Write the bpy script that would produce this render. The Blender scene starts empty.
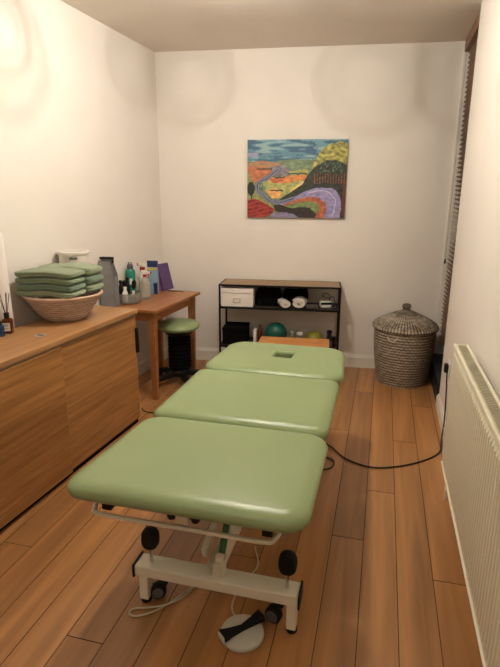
import bpy, bmesh, math, random
from mathutils import Vector, Matrix, noise
random.seed(7)
PI = math.pi
SC = bpy.context.scene
COL = SC.collection

# ------------------------------------------------------------ materials
def lin(c):
    c = c/255.0
    return c/12.92 if c <= 0.04045 else ((c+0.055)/1.055)**2.4
def rgb(r, g, b): return (lin(r), lin(g), lin(b), 1)

def new_mat(name):
    m = bpy.data.materials.new(name); m.use_nodes = True
    return m, m.node_tree.nodes, m.node_tree.links, m.node_tree.nodes['Principled BSDF']

def mat(name, col, rough=0.5, metal=0.0, var=0.08, scale=18, bump=0.0, bscale=60, spec=0.5, stretch=(1, 1, 1), **kw):
    """plain surface with a little procedural variation of tone and relief"""
    m, N, L, B = new_mat(name)
    tc = N.new('ShaderNodeTexCoord'); mp = N.new('ShaderNodeMapping'); mp.inputs['Scale'].default_value = stretch
    L.new(tc.outputs['Object'], mp.inputs['Vector'])
    no = N.new('ShaderNodeTexNoise'); no.inputs['Scale'].default_value = scale; no.inputs['Detail'].default_value = 4
    L.new(mp.outputs[0], no.inputs['Vector'])
    cr = N.new('ShaderNodeValToRGB')
    c = rgb(*col)
    cr.color_ramp.elements[0].position = 0.3; cr.color_ramp.elements[1].position = 0.7
    cr.color_ramp.elements[0].color = tuple(x*(1-var) for x in c[:3])+(1,)
    cr.color_ramp.elements[1].color = tuple(min(1, x*(1+var)) for x in c[:3])+(1,)
    L.new(no.outputs['Fac'], cr.inputs[0]); L.new(cr.outputs[0], B.inputs['Base Color'])
    B.inputs['Roughness'].default_value = rough; B.inputs['Metallic'].default_value = metal
    B.inputs['Specular IOR Level'].default_value = spec
    if bump:
        n2 = N.new('ShaderNodeTexNoise'); n2.inputs['Scale'].default_value = bscale
        L.new(mp.outputs[0], n2.inputs['Vector'])
        bp = N.new('ShaderNodeBump'); bp.inputs['Strength'].default_value = bump; bp.inputs['Distance'].default_value = 0.004
        L.new(n2.outputs['Fac'], bp.inputs['Height']); L.new(bp.outputs[0], B.inputs['Normal'])
    for k, v in kw.items(): B.inputs[k].default_value = v
    return m

def wood(name, dark, light, rough=0.4, grain=(30, 1.6, 30), attr=None, coat=0.0, bands=0, shift=0.0):
    """grain: mapping scale, small along the grain. attr: colour attribute giving each board its own tone.
    bands: >0 makes veneer sheets of slightly different tone stacked along local z"""
    m, N, L, B = new_mat(name)
    tc = N.new('ShaderNodeTexCoord'); mp = N.new('ShaderNodeMapping'); mp.inputs['Scale'].default_value = grain
    L.new(tc.outputs['Object'], mp.inputs['Vector'])
    vec = mp.outputs[0]
    if attr:
        at = N.new('ShaderNodeAttribute'); at.attribute_name = attr
        ad = N.new('ShaderNodeVectorMath'); ad.operation = 'MULTIPLY_ADD'
        ad.inputs[1].default_value = (37, 53, 11); L.new(at.outputs['Color'], ad.inputs[0]); L.new(vec, ad.inputs[2])
        vec = ad.outputs[0]
    n1 = N.new('ShaderNodeTexNoise'); n1.inputs['Scale'].default_value = 1.0; n1.inputs['Detail'].default_value = 6
    n1.inputs['Distortion'].default_value = 0.6
    L.new(vec, n1.inputs['Vector'])
    cr = N.new('ShaderNodeValToRGB'); cr.color_ramp.elements[0].position = 0.25; cr.color_ramp.elements[1].position = 0.75
    cr.color_ramp.elements[0].color = rgb(*dark); cr.color_ramp.elements[1].color = rgb(*light)
    L.new(n1.outputs['Fac'], cr.inputs[0])
    out = cr.outputs[0]
    if attr:
        mr = N.new('ShaderNodeMapRange'); mr.inputs['To Min'].default_value = 0.86; mr.inputs['To Max'].default_value = 1.14
        L.new(at.outputs['Fac'], mr.inputs['Value'])
        hs = N.new('ShaderNodeHueSaturation'); L.new(mr.outputs[0], hs.inputs['Value']); L.new(out, hs.inputs['Color'])
        out = hs.outputs[0]
    if bands:
        sp = N.new('ShaderNodeSeparateXYZ'); L.new(tc.outputs['Object'], sp.inputs[0])
        ml = N.new('ShaderNodeMath'); ml.operation = 'MULTIPLY_ADD'; ml.inputs[1].default_value = bands; ml.inputs[2].default_value = shift; L.new(sp.outputs['Z'], ml.inputs[0])
        fl = N.new('ShaderNodeMath'); fl.operation = 'FLOOR'; L.new(ml.outputs[0], fl.inputs[0])
        wn = N.new('ShaderNodeTexWhiteNoise'); wn.noise_dimensions = '1D'; L.new(fl.outputs[0], wn.inputs['W'])
        mr = N.new('ShaderNodeMapRange'); mr.inputs['To Min'].default_value = 0.86; mr.inputs['To Max'].default_value = 1.15
        L.new(wn.outputs['Value'], mr.inputs['Value'])
        hs = N.new('ShaderNodeHueSaturation'); L.new(mr.outputs[0], hs.inputs['Value']); L.new(out, hs.inputs['Color'])
        out = hs.outputs[0]
    L.new(out, B.inputs['Base Color'])
    B.inputs['Roughness'].default_value = rough
    if coat: B.inputs['Coat Weight'].default_value = coat; B.inputs['Coat Roughness'].default_value = 0.25
    bp = N.new('ShaderNodeBump'); bp.inputs['Strength'].default_value = 0.12; bp.inputs['Distance'].default_value = 0.002
    L.new(n1.outputs['Fac'], bp.inputs['Height']); L.new(bp.outputs[0], B.inputs['Normal'])
    return m

def weave(name, c1, c2, c3, sz=90, sa=60, rough=0.75, lid=False):
    """coiled wicker: rows along z (or along the radius for a lid) crossed by stitches around the axis"""
    m, N, L, B = new_mat(name)
    tc = N.new('ShaderNodeTexCoord'); sp = N.new('ShaderNodeSeparateXYZ'); L.new(tc.outputs['Object'], sp.inputs[0])
    at = N.new('ShaderNodeMath'); at.operation = 'ARCTAN2'; L.new(sp.outputs['Y'], at.inputs[0]); L.new(sp.outputs['X'], at.inputs[1])
    def M(op, a, b=None):
        n = N.new('ShaderNodeMath'); n.operation = op
        for i, v in enumerate((a, b)):
            if v is None: continue
            if isinstance(v, (int, float)): n.inputs[i].default_value = v
            else: L.new(v, n.inputs[i])
        return n.outputs[0]
    if lid:
        le = N.new('ShaderNodeVectorMath'); le.operation = 'LENGTH'; L.new(tc.outputs['Object'], le.inputs[0]); r = le.outputs['Value']
        rows = M('SINE', M('MULTIPLY', r, sz*2*PI/10)); twist = M('ADD', M('MULTIPLY', at.outputs[0], sa), M('MULTIPLY', r, 26))
        stitch = M('SINE', twist)
    else:
        r = sp.outputs['Z']
        rows = M('SINE', M('MULTIPLY', r, sz*2*PI/10))
        row = M('FLOOR', M('MULTIPLY', r, sz/10))
        stitch = M('SINE', M('ADD', M('MULTIPLY', at.outputs[0], sa), M('MULTIPLY', row, PI)))
    h = M('ADD', M('MULTIPLY', rows, 0.35 if lid else 0.75), M('MULTIPLY', stitch, 0.65 if lid else 0.25))
    no = N.new('ShaderNodeTexNoise'); no.inputs['Scale'].default_value = 22; no.inputs['Detail'].default_value = 5
    mp = N.new('ShaderNodeMapping'); mp.inputs['Scale'].default_value = (1, 1, 4); L.new(tc.outputs['Object'], mp.inputs['Vector']); L.new(mp.outputs[0], no.inputs['Vector'])
    f = M('ADD', M('MULTIPLY', h, 0.28), no.outputs['Fac'])
    cr = N.new('ShaderNodeValToRGB'); e = cr.color_ramp.elements
    e[0].position = 0.22; e[0].color = rgb(*c1); e[1].position = 0.85; e[1].color = rgb(*c3)
    e2 = e.new(0.52); e2.color = rgb(*c2)
    L.new(f, cr.inputs[0]); L.new(cr.outputs[0], B.inputs['Base Color'])
    bp = N.new('ShaderNodeBump'); bp.inputs['Strength'].default_value = 0.9; bp.inputs['Distance'].default_value = 0.004
    L.new(h, bp.inputs['Height']); L.new(bp.outputs[0], B.inputs['Normal'])
    B.inputs['Roughness'].default_value = rough
    return m

def glass(name, col, rough=0.05, trans=1.0, ior=1.3):
    return mat(name, col, rough, var=0.02, **{'Transmission Weight': trans, 'IOR': ior})

M_WALL = mat('wall_paint', (236, 229, 219), 0.85, var=0.02, scale=3, bump=0.05, bscale=120, spec=0.2)
M_CEIL = mat('ceiling_paint', (228, 219, 207), 0.9, var=0.02, scale=3, spec=0.2)
M_TRIM = mat('trim_gloss', (236, 230, 216), 0.4, var=0.02)
M_FLOOR = wood('floor_board', (138, 94, 52), (188, 134, 80), 0.36, grain=(16, 0.9, 1), attr='tone', coat=0.15)
M_GAP = mat('floor_gap', (46, 26, 14), 0.8)
M_VINYL = mat('green_vinyl', (140, 158, 110), 0.34, var=0.025, scale=4, bump=0.06, bscale=260)
M_CREAM = mat('cream_metal', (234, 228, 208), 0.35, var=0.02)
M_CREAMP = mat('cream_plastic', (205, 203, 186), 0.45, var=0.02)
M_BLACK = mat('black_plastic', (12, 12, 13), 0.45, spec=.35)
M_RUBBER = mat('black_rubber', (15, 15, 15), 0.7, spec=.3)
M_GREY = mat('grey_tyre', (88, 90, 92), 0.6)
M_CHROME = mat('chrome', (205, 205, 205), 0.18, metal=1.0)
M_GREENL = mat('green_lever', (62, 108, 58), 0.4)
M_OAK = wood('oak_veneer', (128, 84, 42), (180, 130, 76), 0.42, grain=(20, 1.8, 38), bands=3.7, shift=.05)
M_OAK2 = wood('oak_veneer_far', (132, 88, 46), (186, 136, 82), 0.42, grain=(20, 2.0, 36), bands=3.6, shift=7.1)
M_OAKT = wood('oak_top', (158, 112, 68), (186, 140, 94), 0.38, grain=(22, 1.5, 22))
M_EDGE = mat('grey_edge', (134, 116, 92), 0.5)
M_DARK = mat('painted_gap_shade', (12, 9, 7), 0.9, spec=.1)  # near black: shade under the cabinet put into the colour
M_DESK = wood('desk_wood', (146, 92, 52), (178, 120, 74), 0.36, grain=(24, 1.8, 24))
M_BENCH = wood('pine', (196, 128, 70), (222, 158, 98), 0.45, grain=(3, 24, 24))
M_SHELFT = wood('shelf_oak', (140, 110, 80), (166, 136, 104), 0.5, grain=(2, 26, 26))
M_BMET = mat('black_metal', (10, 9, 9), 0.5, spec=.3)
M_WICK = weave('grey_wicker', (96, 82, 68), (152, 136, 116), (208, 194, 172), sz=420, sa=46)
M_WICKL = weave('grey_wicker_lid', (78, 66, 54), (140, 126, 106), (202, 192, 172), sz=300, sa=64, lid=True)
M_BOWL = weave('pink_wicker', (182, 150, 130), (206, 180, 160), (230, 210, 192), sz=700, sa=40)
M_RIM = mat('pink_rim', (206, 172, 146), 0.7, var=0.12, scale=90, bump=0.6, bscale=160)
M_TOWEL = [mat('green_towel_%d' % i, c, 0.95, var=0.07, scale=70, bump=0.7, bscale=380, spec=0.1,
           **{'Sheen Weight': 0.3}) for i, c in enumerate(((146, 158, 128), (120, 142, 120), (136, 150, 120), (130, 146, 118)))]
M_WHITE = mat('white_matt', (232, 226, 214), 0.6, var=0.03)
M_PAPER = mat('white_paper', (236, 228, 220), 0.9, var=0.02, bump=0.2, bscale=200)
M_CARD = mat('white_card', (236, 230, 220), 0.7, var=0.03)
M_LABEL = mat('label_print', (90, 84, 76), 0.7)
M_TOWELW = mat('white_towel', (214, 206, 196), 0.95, var=0.05, scale=60, bump=0.6, bscale=300)
M_FABB = mat('black_fabric', (11, 11, 12), 0.95, spec=.1, bump=0.5, bscale=200)
M_AMBER = glass('amber_glass', (130, 66, 20), 0.08, 0.7)
M_BLUEG = glass('blue_glass', (60, 90, 130), 0.1, 0.6)
M_CLEAR = glass('clear_plastic', (226, 224, 216), 0.12, 0.75, 1.2)
M_TRAY = glass('smoke_plastic', (205, 203, 196), 0.12, 0.7, 1.2)
M_REED = mat('reed', (52, 40, 34), 0.8)
M_FILE = mat('grey_file', (136, 135, 132), 0.6)
M_TEAL = mat('teal_plastic', (28, 132, 112), 0.35)
M_TBALL = mat('teal_ball', (18, 84, 70), 0.35)
M_RED = mat('red_plastic', (176, 34, 32), 0.35)
M_LBLUE = mat('light_blue_pack', (136, 170, 190), 0.35)
M_NAVY = mat('navy_pack', (28, 40, 92), 0.4)
M_YEL = mat('yellow_pack', (212, 200, 96), 0.45)
M_PURP = mat('purple_card', (92, 62, 112), 0.5)
M_LILAC = mat('lilac_card', (122, 96, 132), 0.5)
M_BROWN = mat('brown_glass', (92, 44, 22), 0.2)
M_OLIVE = mat('olive_plastic', (138, 128, 40), 0.4)
M_SLATB = wood('blind_wood', (130, 98, 72), (168, 134, 104), 0.5, grain=(20, 2, 20))
M_VAL = wood('valance_wood', (120, 84, 60), (150, 110, 82), 0.5, grain=(20, 2, 20))
M_CORD = mat('grey_cord', (150, 144, 136), 0.8)
M_SLATE = mat('dark_slate', (34, 38, 42), 0.5)
M_RAD = mat('radiator_cream', (232, 226, 202), 0.35, var=0.02)
M_RADG = mat('radiator_grille', (196, 190, 166), 0.45)
M_CABLE = mat('black_cable', (16, 15, 15), 0.5)
M_CABLEC = mat('cream_cable', (200, 192, 168), 0.5)
M_STITCH = mat('silver_ring', (176, 172, 162), 0.45, metal=0.3)

# ------------------------------------------------------------ mesh builder
class MB:
    def __init__(s): s.bm = bmesh.new()
    def _t(s, vs, M):
        if M is not None:
            for v in vs: v.co = M @ v.co
    def box(s, x0, x1, y0, y1, z0, z1, M=None):
        v = [s.bm.verts.new((x, y, z)) for z in (z0, z1) for y in (y0, y1) for x in (x0, x1)]
        for f in ((0, 2, 3, 1), (4, 5, 7, 6), (0, 1, 5, 4), (2, 6, 7, 3), (0, 4, 6, 2), (1, 3, 7, 5)):
            s.bm.faces.new([v[i] for i in f])
        s._t(v, M); return s
    def rings(s, rings, closed=False, cap0=True, cap1=True, M=None):
        V = [[s.bm.verts.new(p) for p in r] for r in rings]; n = len(V[0])
        pairs = list(zip(V, V[1:])) + ([(V[-1], V[0])] if closed else [])
        for a, b in pairs:
            for i in range(n):
                j = (i+1) % n
                try: s.bm.faces.new((a[i], a[j], b[j], b[i]))
                except ValueError: pass
        if not closed:
            if cap0: s.bm.faces.new(V[0][::-1])
            if cap1: s.bm.faces.new(V[-1])
        s._t([v for r in V for v in r], M); return s
    def lathe(s, prof, n=32, M=None, sx=1, sy=1, cap0=True, cap1=True, closed=False):
        return s.rings([[(r*math.cos(2*PI*i/n)*sx, r*math.sin(2*PI*i/n)*sy, z) for i in range(n)] for r, z in prof], cap0=cap0, cap1=cap1, M=M, closed=closed)
    def cyl(s, r, z0, z1, n=20, M=None, ch=0.0):
        p = [(r, z0), (r, z1)] if not ch else [(r-ch, z0), (r, z0+ch), (r, z1-ch), (r-ch, z1)]
        return s.lathe(p, n, M)
    def tube(s, pts, r, n=10, closed=False, M=None):
        pts = [Vector(p) for p in pts]; N = len(pts); R = []
        up = Vector((0.13, 0.21, 1)).normalized(); prev = None
        for i, p in enumerate(pts):
            if closed: t = pts[(i+1) % N]-pts[i-1]
            else: t = pts[min(i+1, N-1)]-pts[max(i-1, 0)]
            t.normalize()
            a = (prev - t*prev.dot(t)) if prev is not None else t.cross(up)
            if a.length < 1e-6: a = t.cross(Vector((1, 0, 0)))
            a.normalize(); prev = a; b = t.cross(a)
            rr = r[i] if isinstance(r, (list, tuple)) else r
            R.append([tuple(p+(a*math.cos(2*PI*k/n)+b*math.sin(2*PI*k/n))*rr) for k in range(n)])
        return s.rings(R, closed=closed, M=M)
    def ball(s, r, c=(0, 0, 0), n=24, sx=1, sy=1, sz=1, M=None):
        k = max(6, n//2); prof = [(max(1e-4, r*math.sin(PI*i/k)), -r*math.cos(PI*i/k)*sz) for i in range(k+1)]
        T = Matrix.Translation(c); return s.lathe(prof, n, (M @ T) if M is not None else T, sx, sy)
    def prism(s, pts, z0, z1, M=None):
        return s.rings([[(x, y, z0) for x, y in pts], [(x, y, z1) for x, y in pts]], M=M)
    def build(s, name, m, parent=None, smooth=True, bevel=0, loc=None, rz=0, rot=None, seg=2, ang=35):
        bmesh.ops.recalc_face_normals(s.bm, faces=s.bm.faces[:])
        me = bpy.data.meshes.new(name); s.bm.to_mesh(me); s.bm.free()
        for mm in (m if isinstance(m, (list, tuple)) else [m]): me.materials.append(mm)
        o = bpy.data.objects.new(name, me); COL.objects.link(o)
        if smooth:
            for p in me.polygons: p.use_smooth = True
            try: me.set_sharp_from_angle(angle=math.radians(ang))
            except Exception: pass
        if loc is not None: o.location = loc
        if rz: o.rotation_euler.z = rz
        if rot: o.rotation_euler = rot
        if parent is not None: o.parent = parent
        if bevel:
            b = o.modifiers.new('bevel', 'BEVEL'); b.width = bevel; b.segments = seg; b.limit_method = 'ANGLE'; b.angle_limit = math.radians(40)
            b.harden_normals = False
        return o

def T(x, y, z): return Matrix.Translation((x, y, z))
def RX(a): return Matrix.Rotation(a, 4, 'X')
def RY(a): return Matrix.Rotation(a, 4, 'Y')
def RZ(a): return Matrix.Rotation(a, 4, 'Z')

def tag(o, label, cat, group=None):
    o['label'] = label; o['category'] = cat
    if group: o['group'] = group
    return o
def thing(name, label, cat, loc, rz=0, group=None):
    o = bpy.data.objects.new(name, None); COL.objects.link(o); o.empty_display_size = 0.1
    o.location = loc; o.rotation_euler.z = rz
    return tag(o, label, cat, group)
def struct(o): o['kind'] = 'structure'; return o
def catmull(pts, k=8):
    pts = [Vector(p) for p in pts]; P = [pts[0]*2-pts[1]]+pts+[pts[-1]*2-pts[-2]]; out = []
    for i in range(1, len(P)-2):
        a, b, c, d = P[i-1:i+3]
        for j in range(k):
            t = j/k
            out.append(0.5*((2*b)+(c-a)*t+(2*a-5*b+4*c-d)*t*t+(3*b-a-3*c+d)*t**3))
    return out+[pts[-1]]

def rrect(hx, hy, R, n=8, taper=0.0):
    """rounded rectangle outline; taper narrows the +y end"""
    o = []
    for cx, cy, a0 in ((1, 1, 0), (-1, 1, 90), (-1, -1, 180), (1, -1, 270)):
        for i in range(n+1):
            a = math.radians(a0+90*i/n)
            x = cx*(hx-R)+R*math.cos(a); y = cy*(hy-R)+R*math.sin(a)
            x *= 1-taper*max(0, (y/hy))**2 if taper else 1
            o.append((x, y))
    return o

# ------------------------------------------------------------ room
H = 2.78
A_BACK = math.atan(0.108)
def backY(x): return 4.766+0.108*x
def leftX(y): return -2.035-0.06*(4.546-y)
def rightX(y): return 0.505+0.010*(y-4.05)
Y_F = -1.3

# floor: every board a separate strip of one mesh, its own tone in a colour attribute
def make_floor():
    bm = bmesh.new(); cl = bm.loops.layers.float_color.new('tone')
    W = 0.1485; x0 = 0.008; g = 0.0015
    joints = {0: [2.598, 0.55], -1: [2.152, 4.094, 0.3], 2: [1.963, 3.9], 1: [3.252, 0.9], -7: [1.317, 3.3], -2: [3.321, 1.0], -8: [0.1, 4.9], -6: [2.2, 3.9],
              -5: [0.9, 3.9], -4: [1.9, 3.8], -3: [0.6, 2.7], -9: [-.2, 3.9], 3: [2.9, 1.1], -10: [0.2, 4.8]}
    rnd = random.Random(3)
    tones = {(0, 0): .6, (0, 1): .55, (0, 2): .7, (1, 1): .5, (1, 2): .75, (2, 1): .8, (2, 2): .3}
    for k in range(-17, 7):
        xa, xb = x0+k*W, x0+(k+1)*W
        js = sorted([Y_F-.2]+joints.get(k, [rnd.uniform(0, 2), rnd.uniform(2.2, 4.5)])+[5.1])
        for n_, (ya, yb) in enumerate(zip(js, js[1:])):
            t = tones.get((k, n_), rnd.random())
            v = [bm.verts.new(p) for p in ((xa+g, ya+g, 0), (xb-g, ya+g, 0), (xb-g, yb-g, 0), (xa+g, yb-g, 0))]
            f = bm.faces.new(v)
            u = (t, rnd.random(), rnd.random())
            for l in f.loops: l[cl] = (t, t, t, 1)
            v2 = [bm.verts.new((p.co.x, p.co.y, -0.004)) for p in v]
            for i in range(4):
                f2 = bm.faces.new((v[i], v2[i], v2[(i+1) % 4], v[(i+1) % 4])); f2.material_index = 1
                for l in f2.loops: l[cl] = (t, t, t, 1)
    v = [bm.verts.new(p) for p in ((-3, Y_F-.3, -.004), (1.2, Y_F-.3, -.004), (1.2, 5.2, -.004), (-3, 5.2, -.004))]
    f = bm.faces.new(v); f.material_index = 1
    me = bpy.data.meshes.new('floor'); bm.to_mesh(me); bm.free()
    me.materials.append(M_FLOOR); me.materials.append(M_GAP)
    o = bpy.data.objects.new('floor', me); COL.objects.link(o); struct(o)
make_floor()
m = MB(); m.box(-3, 1.2, Y_F-.3, 5.2, H, H+.1); struct(m.build('ceiling', M_CEIL, smooth=False))
# back wall (askew, following the real room)
def quadwall(name, p0, p1, th, z0=0, z1=H, mt=None):
    """upright wall slab from p0 to p1, thickness added to the left of the direction p0->p1"""
    d = (Vector(p1)-Vector(p0)).normalized(); n = Vector((-d.y, d.x))*th
    a, b = Vector(p0), Vector(p1); m = MB(); m.prism([tuple(a), tuple(b), tuple(b+n), tuple(a+n)], z0, z1)
    return struct(m.build(name, mt or M_WALL, smooth=False))
quadwall('wall_back', (-2.4, backY(-2.4)), (1.2, backY(1.2)), .15)
quadwall('wall_left', (leftX(Y_F-.1), Y_F-.1), (leftX(4.8), 4.8), .15)
quadwall('wall_front', (1.0, Y_F), (-2.7, Y_F), .15)
# right wall: solid up to the window recess
m = MB(); m.prism([(rightX(Y_F-.1), Y_F-.1), (.95, Y_F-.1), (.95, 3.96), (rightX(3.96), 3.96)], 0, H)
struct(m.build('wall_right', M_WALL, smooth=False))
# dark low step and frame of the recess
m = MB(); m.prism([(.49, 3.97), (.93, 3.97), (.93, 4.84), (.50, 4.815)], 0, .175); struct(m.build('trim_1', M_SLATE, smooth=False, bevel=.004))
# far jamb of the window frame
m = MB(); m.prism([(.525, backY(.525)-.022), (.66, backY(.66)-.022), (.66, backY(.66)-.001), (.525, backY(.525)-.001)], .176, H-.001)
struct(m.build('trim_2', M_TRIM, smooth=False, bevel=.002))
def skirt(name, p0, p1, h=.125, th=.018):
    d = (Vector(p1)-Vector(p0)).normalized(); n = Vector((d.y, -d.x)); a, b = Vector(p0), Vector(p1); m = MB()
    prof = [(0, 0), (th, 0), (th, h*.78), (th*.55, h*.9), (th*.4, h), (0, h)]
    R = [[(q.x+n.x*u, q.y+n.y*u, z) for u, z in prof] for q in (a, b)]
    m.rings(R); return struct(m.build(name, M_TRIM, smooth=False))
skirt('baseboard_back', (leftX(4.53), backY(-2.035)), (.50, backY(.50)))
skirt('baseboard_left', (leftX(Y_F), Y_F), (leftX(4.53), 4.53))
skirt('baseboard_right', (rightX(3.96), 3.96), (rightX(Y_F), Y_F), h=.10)
# window: frame, panes, dark night outside
def window():
    m = MB(); X = .80
    for a, b, c, d in ((3.965, 4.83, .176, .24), (3.965, 4.83, 2.66, H), (3.965, 4.03, .24, 2.66), (4.77, 4.83, .24, 2.66), (4.03, 4.77, 1.36, 1.42)):
        m.box(X, X+.05, a, b, c, d)
    f = struct(m.build('window_1', M_TRIM, smooth=False, bevel=.003))
    m = MB(); m.box(X+.02, X+.026, 4.02, 4.78, .23, 2.67)
    m.build('pane', glass('window_glass', (230, 236, 236), .02, 1.0, 1.45), f)
window()

# ------------------------------------------------------------ venetian blind
def blind():
    t = thing('venetian_blind', 'brown wooden venetian blind closed over the tall window at the right corner', 'blind', (.575, 4.40, 0))
    m = MB(); m.box(-.055, .03, -.38, .375, 2.69, 2.775); m.build('valance', M_VAL, t, bevel=.004)
    m = MB(); z = 2.67
    while z > .40:
        m.box(-.024, .024, -.38, .370, -.0015, .0015, T(0, 0, z) @ RY(math.radians(24))); z -= .036
    m.build('slat_stack', M_SLATB, t, smooth=False)
    m = MB(); m.box(-.022, .022, -.38, .370, .345, .365); m.build('bottom_rail', M_SLATB, t, bevel=.003)
    for y in (-.2, .24):
        m = MB(); m.tube([(-.022, y, 2.69), (-.022, y, .36)], .0015, 6); m.build('ladder_cord', M_CORD, t)
    m = MB(); m.tube([(-.038, .352, 2.68), (-.040, .352, 1.06)], .0014, 6); c = m.build('pull_cord', M_CORD, t)
    m = MB(); m.lathe([(.002, .04), (.006, .03), (.009, 0), (.007, -.004)], 12, T(-.040, .352, 1.02)); m.build('tassel', M_BLACK, c)
blind()

# ------------------------------------------------------------ ceiling lamp (above the couch, out of frame)
LAMP = (-0.82, 2.70, H)
BULBS = ((-.05, .02, -.125), (.05, .02, -.125))
def lamp():
    t = thing('ceiling_lamp', 'ceiling lamp with added shadow-casting rings fixed over the middle of the couch', 'lamp', LAMP)
    m = MB(); m.lathe([(.10, 0), (.10, -.016), (.09, -.024)], 40); m.build('ceiling_plate', M_CHROME, t)
    glow, N, L, B = new_mat('bulb_glow'); B.inputs['Emission Color'].default_value = (1, .88, .72, 1); B.inputs['Emission Strength'].default_value = 30
    for bx, by, bz_ in BULBS:
        m = MB(); m.cyl(.011, bz_+.022, -.02, 12, T(bx, by, 0)); m.build('bulb_holder', M_CHROME, t)
        m = MB(); m.ball(.014, (bx, by, bz_+.016), 20); m.build('bulb', glow, t)
    # unseen rings added between bulbs and walls to throw arc shadows
    for k, (q, tgt, R_, d) in enumerate(((0, (-1.72, 4.58, 2.46), .040, .23), (1, (-.22, 4.74, 2.42), .044, .23), (0, (-2.15, 2.75, 2.30), .040, .16), (1, (.48, 2.6, 2.2), .040, .16))):
        b = Vector(BULBS[q]); c = Vector(tgt)-Vector(LAMP); dr = (c-b).normalized(); o = b+dr*d
        u = dr.cross(Vector((0, 0, 1))).normalized(); v = u.cross(dr)
        for rr, w_ in ((R_, .0035), (R_*.62, .002)):
            m = MB(); m.tube([tuple(o+(u*math.cos(a)+v*math.sin(a))*rr) for a in [2*PI*i/36 for i in range(36)]], w_, 8, closed=True); m.build('ring', M_CHROME, t)
        m = MB(); m.tube([tuple(o+v*R_*-1 if (v.z < 0) else o+v*R_), (o.x*.75, o.y*.75, -.02)], .002, 6); m.build('hanger', M_CHROME, t)
lamp()
def added_fill_lamp():  # unseen lamp added as fill for the near end of the room
    t = thing('ceiling_lamp', 'unseen globe lamp added to brighten the near end of the room', 'lamp', (-.70, .10, H))
    m = MB(); m.lathe([(.06, 0), (.06, -.02), (.03, -.03)], 28); m.build('ceiling_plate', M_CHROME, t)
    g = mat('frosted_glass', (240, 236, 226), .5, var=.01, **{'Transmission Weight': 1.0, 'IOR': 1.02})
    m = MB(); m.lathe([(.028, -.03), (.07, -.06), (.098, -.12), (.10, -.16), (.09, -.21)], 32, cap0=False, cap1=False); m.build('fill_lamp_shade', g, t)
added_fill_lamp()

# ------------------------------------------------------------ treatment couch
def slab(hx, hy, z0, z1, R, e, crown=.006, taper=0.0, hole=None, n=10):
    """upholstered cushion: rounded outline, rolled edges, slightly domed top; hole=(x,y,rx,ry)"""
    rings = []; K = 9; ex = e*1.7
    def ring(d, z): return [(x, y, z) for x, y in rrect(hx-d, hy-d, max(R-d, .012), n, taper)]
    for i in range(K+1):
        a = PI/2*i/K; rings.append(ring(ex*(1-math.sin(a)), z0+e*(1-math.cos(a))))
    for i in range(K+1):
        a = PI/2*i/K; rings.append(ring(ex*(1-math.cos(a)), z1-e*(1-math.sin(a))))
    m = MB(); last = rings[-1]; first = rings[0]
    cx, cy = (hole[0], hole[1]) if hole else (0, 0)
    for f_ in (.82, .6, .35, .12):
        if hole: break
        rings.append([(x*f_, y*f_, z1+crown*(1-f_*f_)) for x, y, z in last])
    if hole:
        hx_, hy_, rx, ry = hole; angs = [math.atan2(y-cy, x-cx) for x, y, z in last]
        def hr(s, z):
            o = []
            for a in angs:
                c, q = math.cos(a), math.sin(a); k = (abs(c)**3+abs(q)**3)**(-1/3)
                o.append((cx+k*c*(rx+s), cy+k*q*(ry+s), z))
            return o
        rings += [hr(.028, z1+crown*.6), hr(.012, z1+crown*.2), hr(.003, z1-.006), hr(0, z1-.02), hr(0, z0+.001), ]
        m.rings(rings, closed=True)
    else:
        m.rings(rings)
    return m

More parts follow.
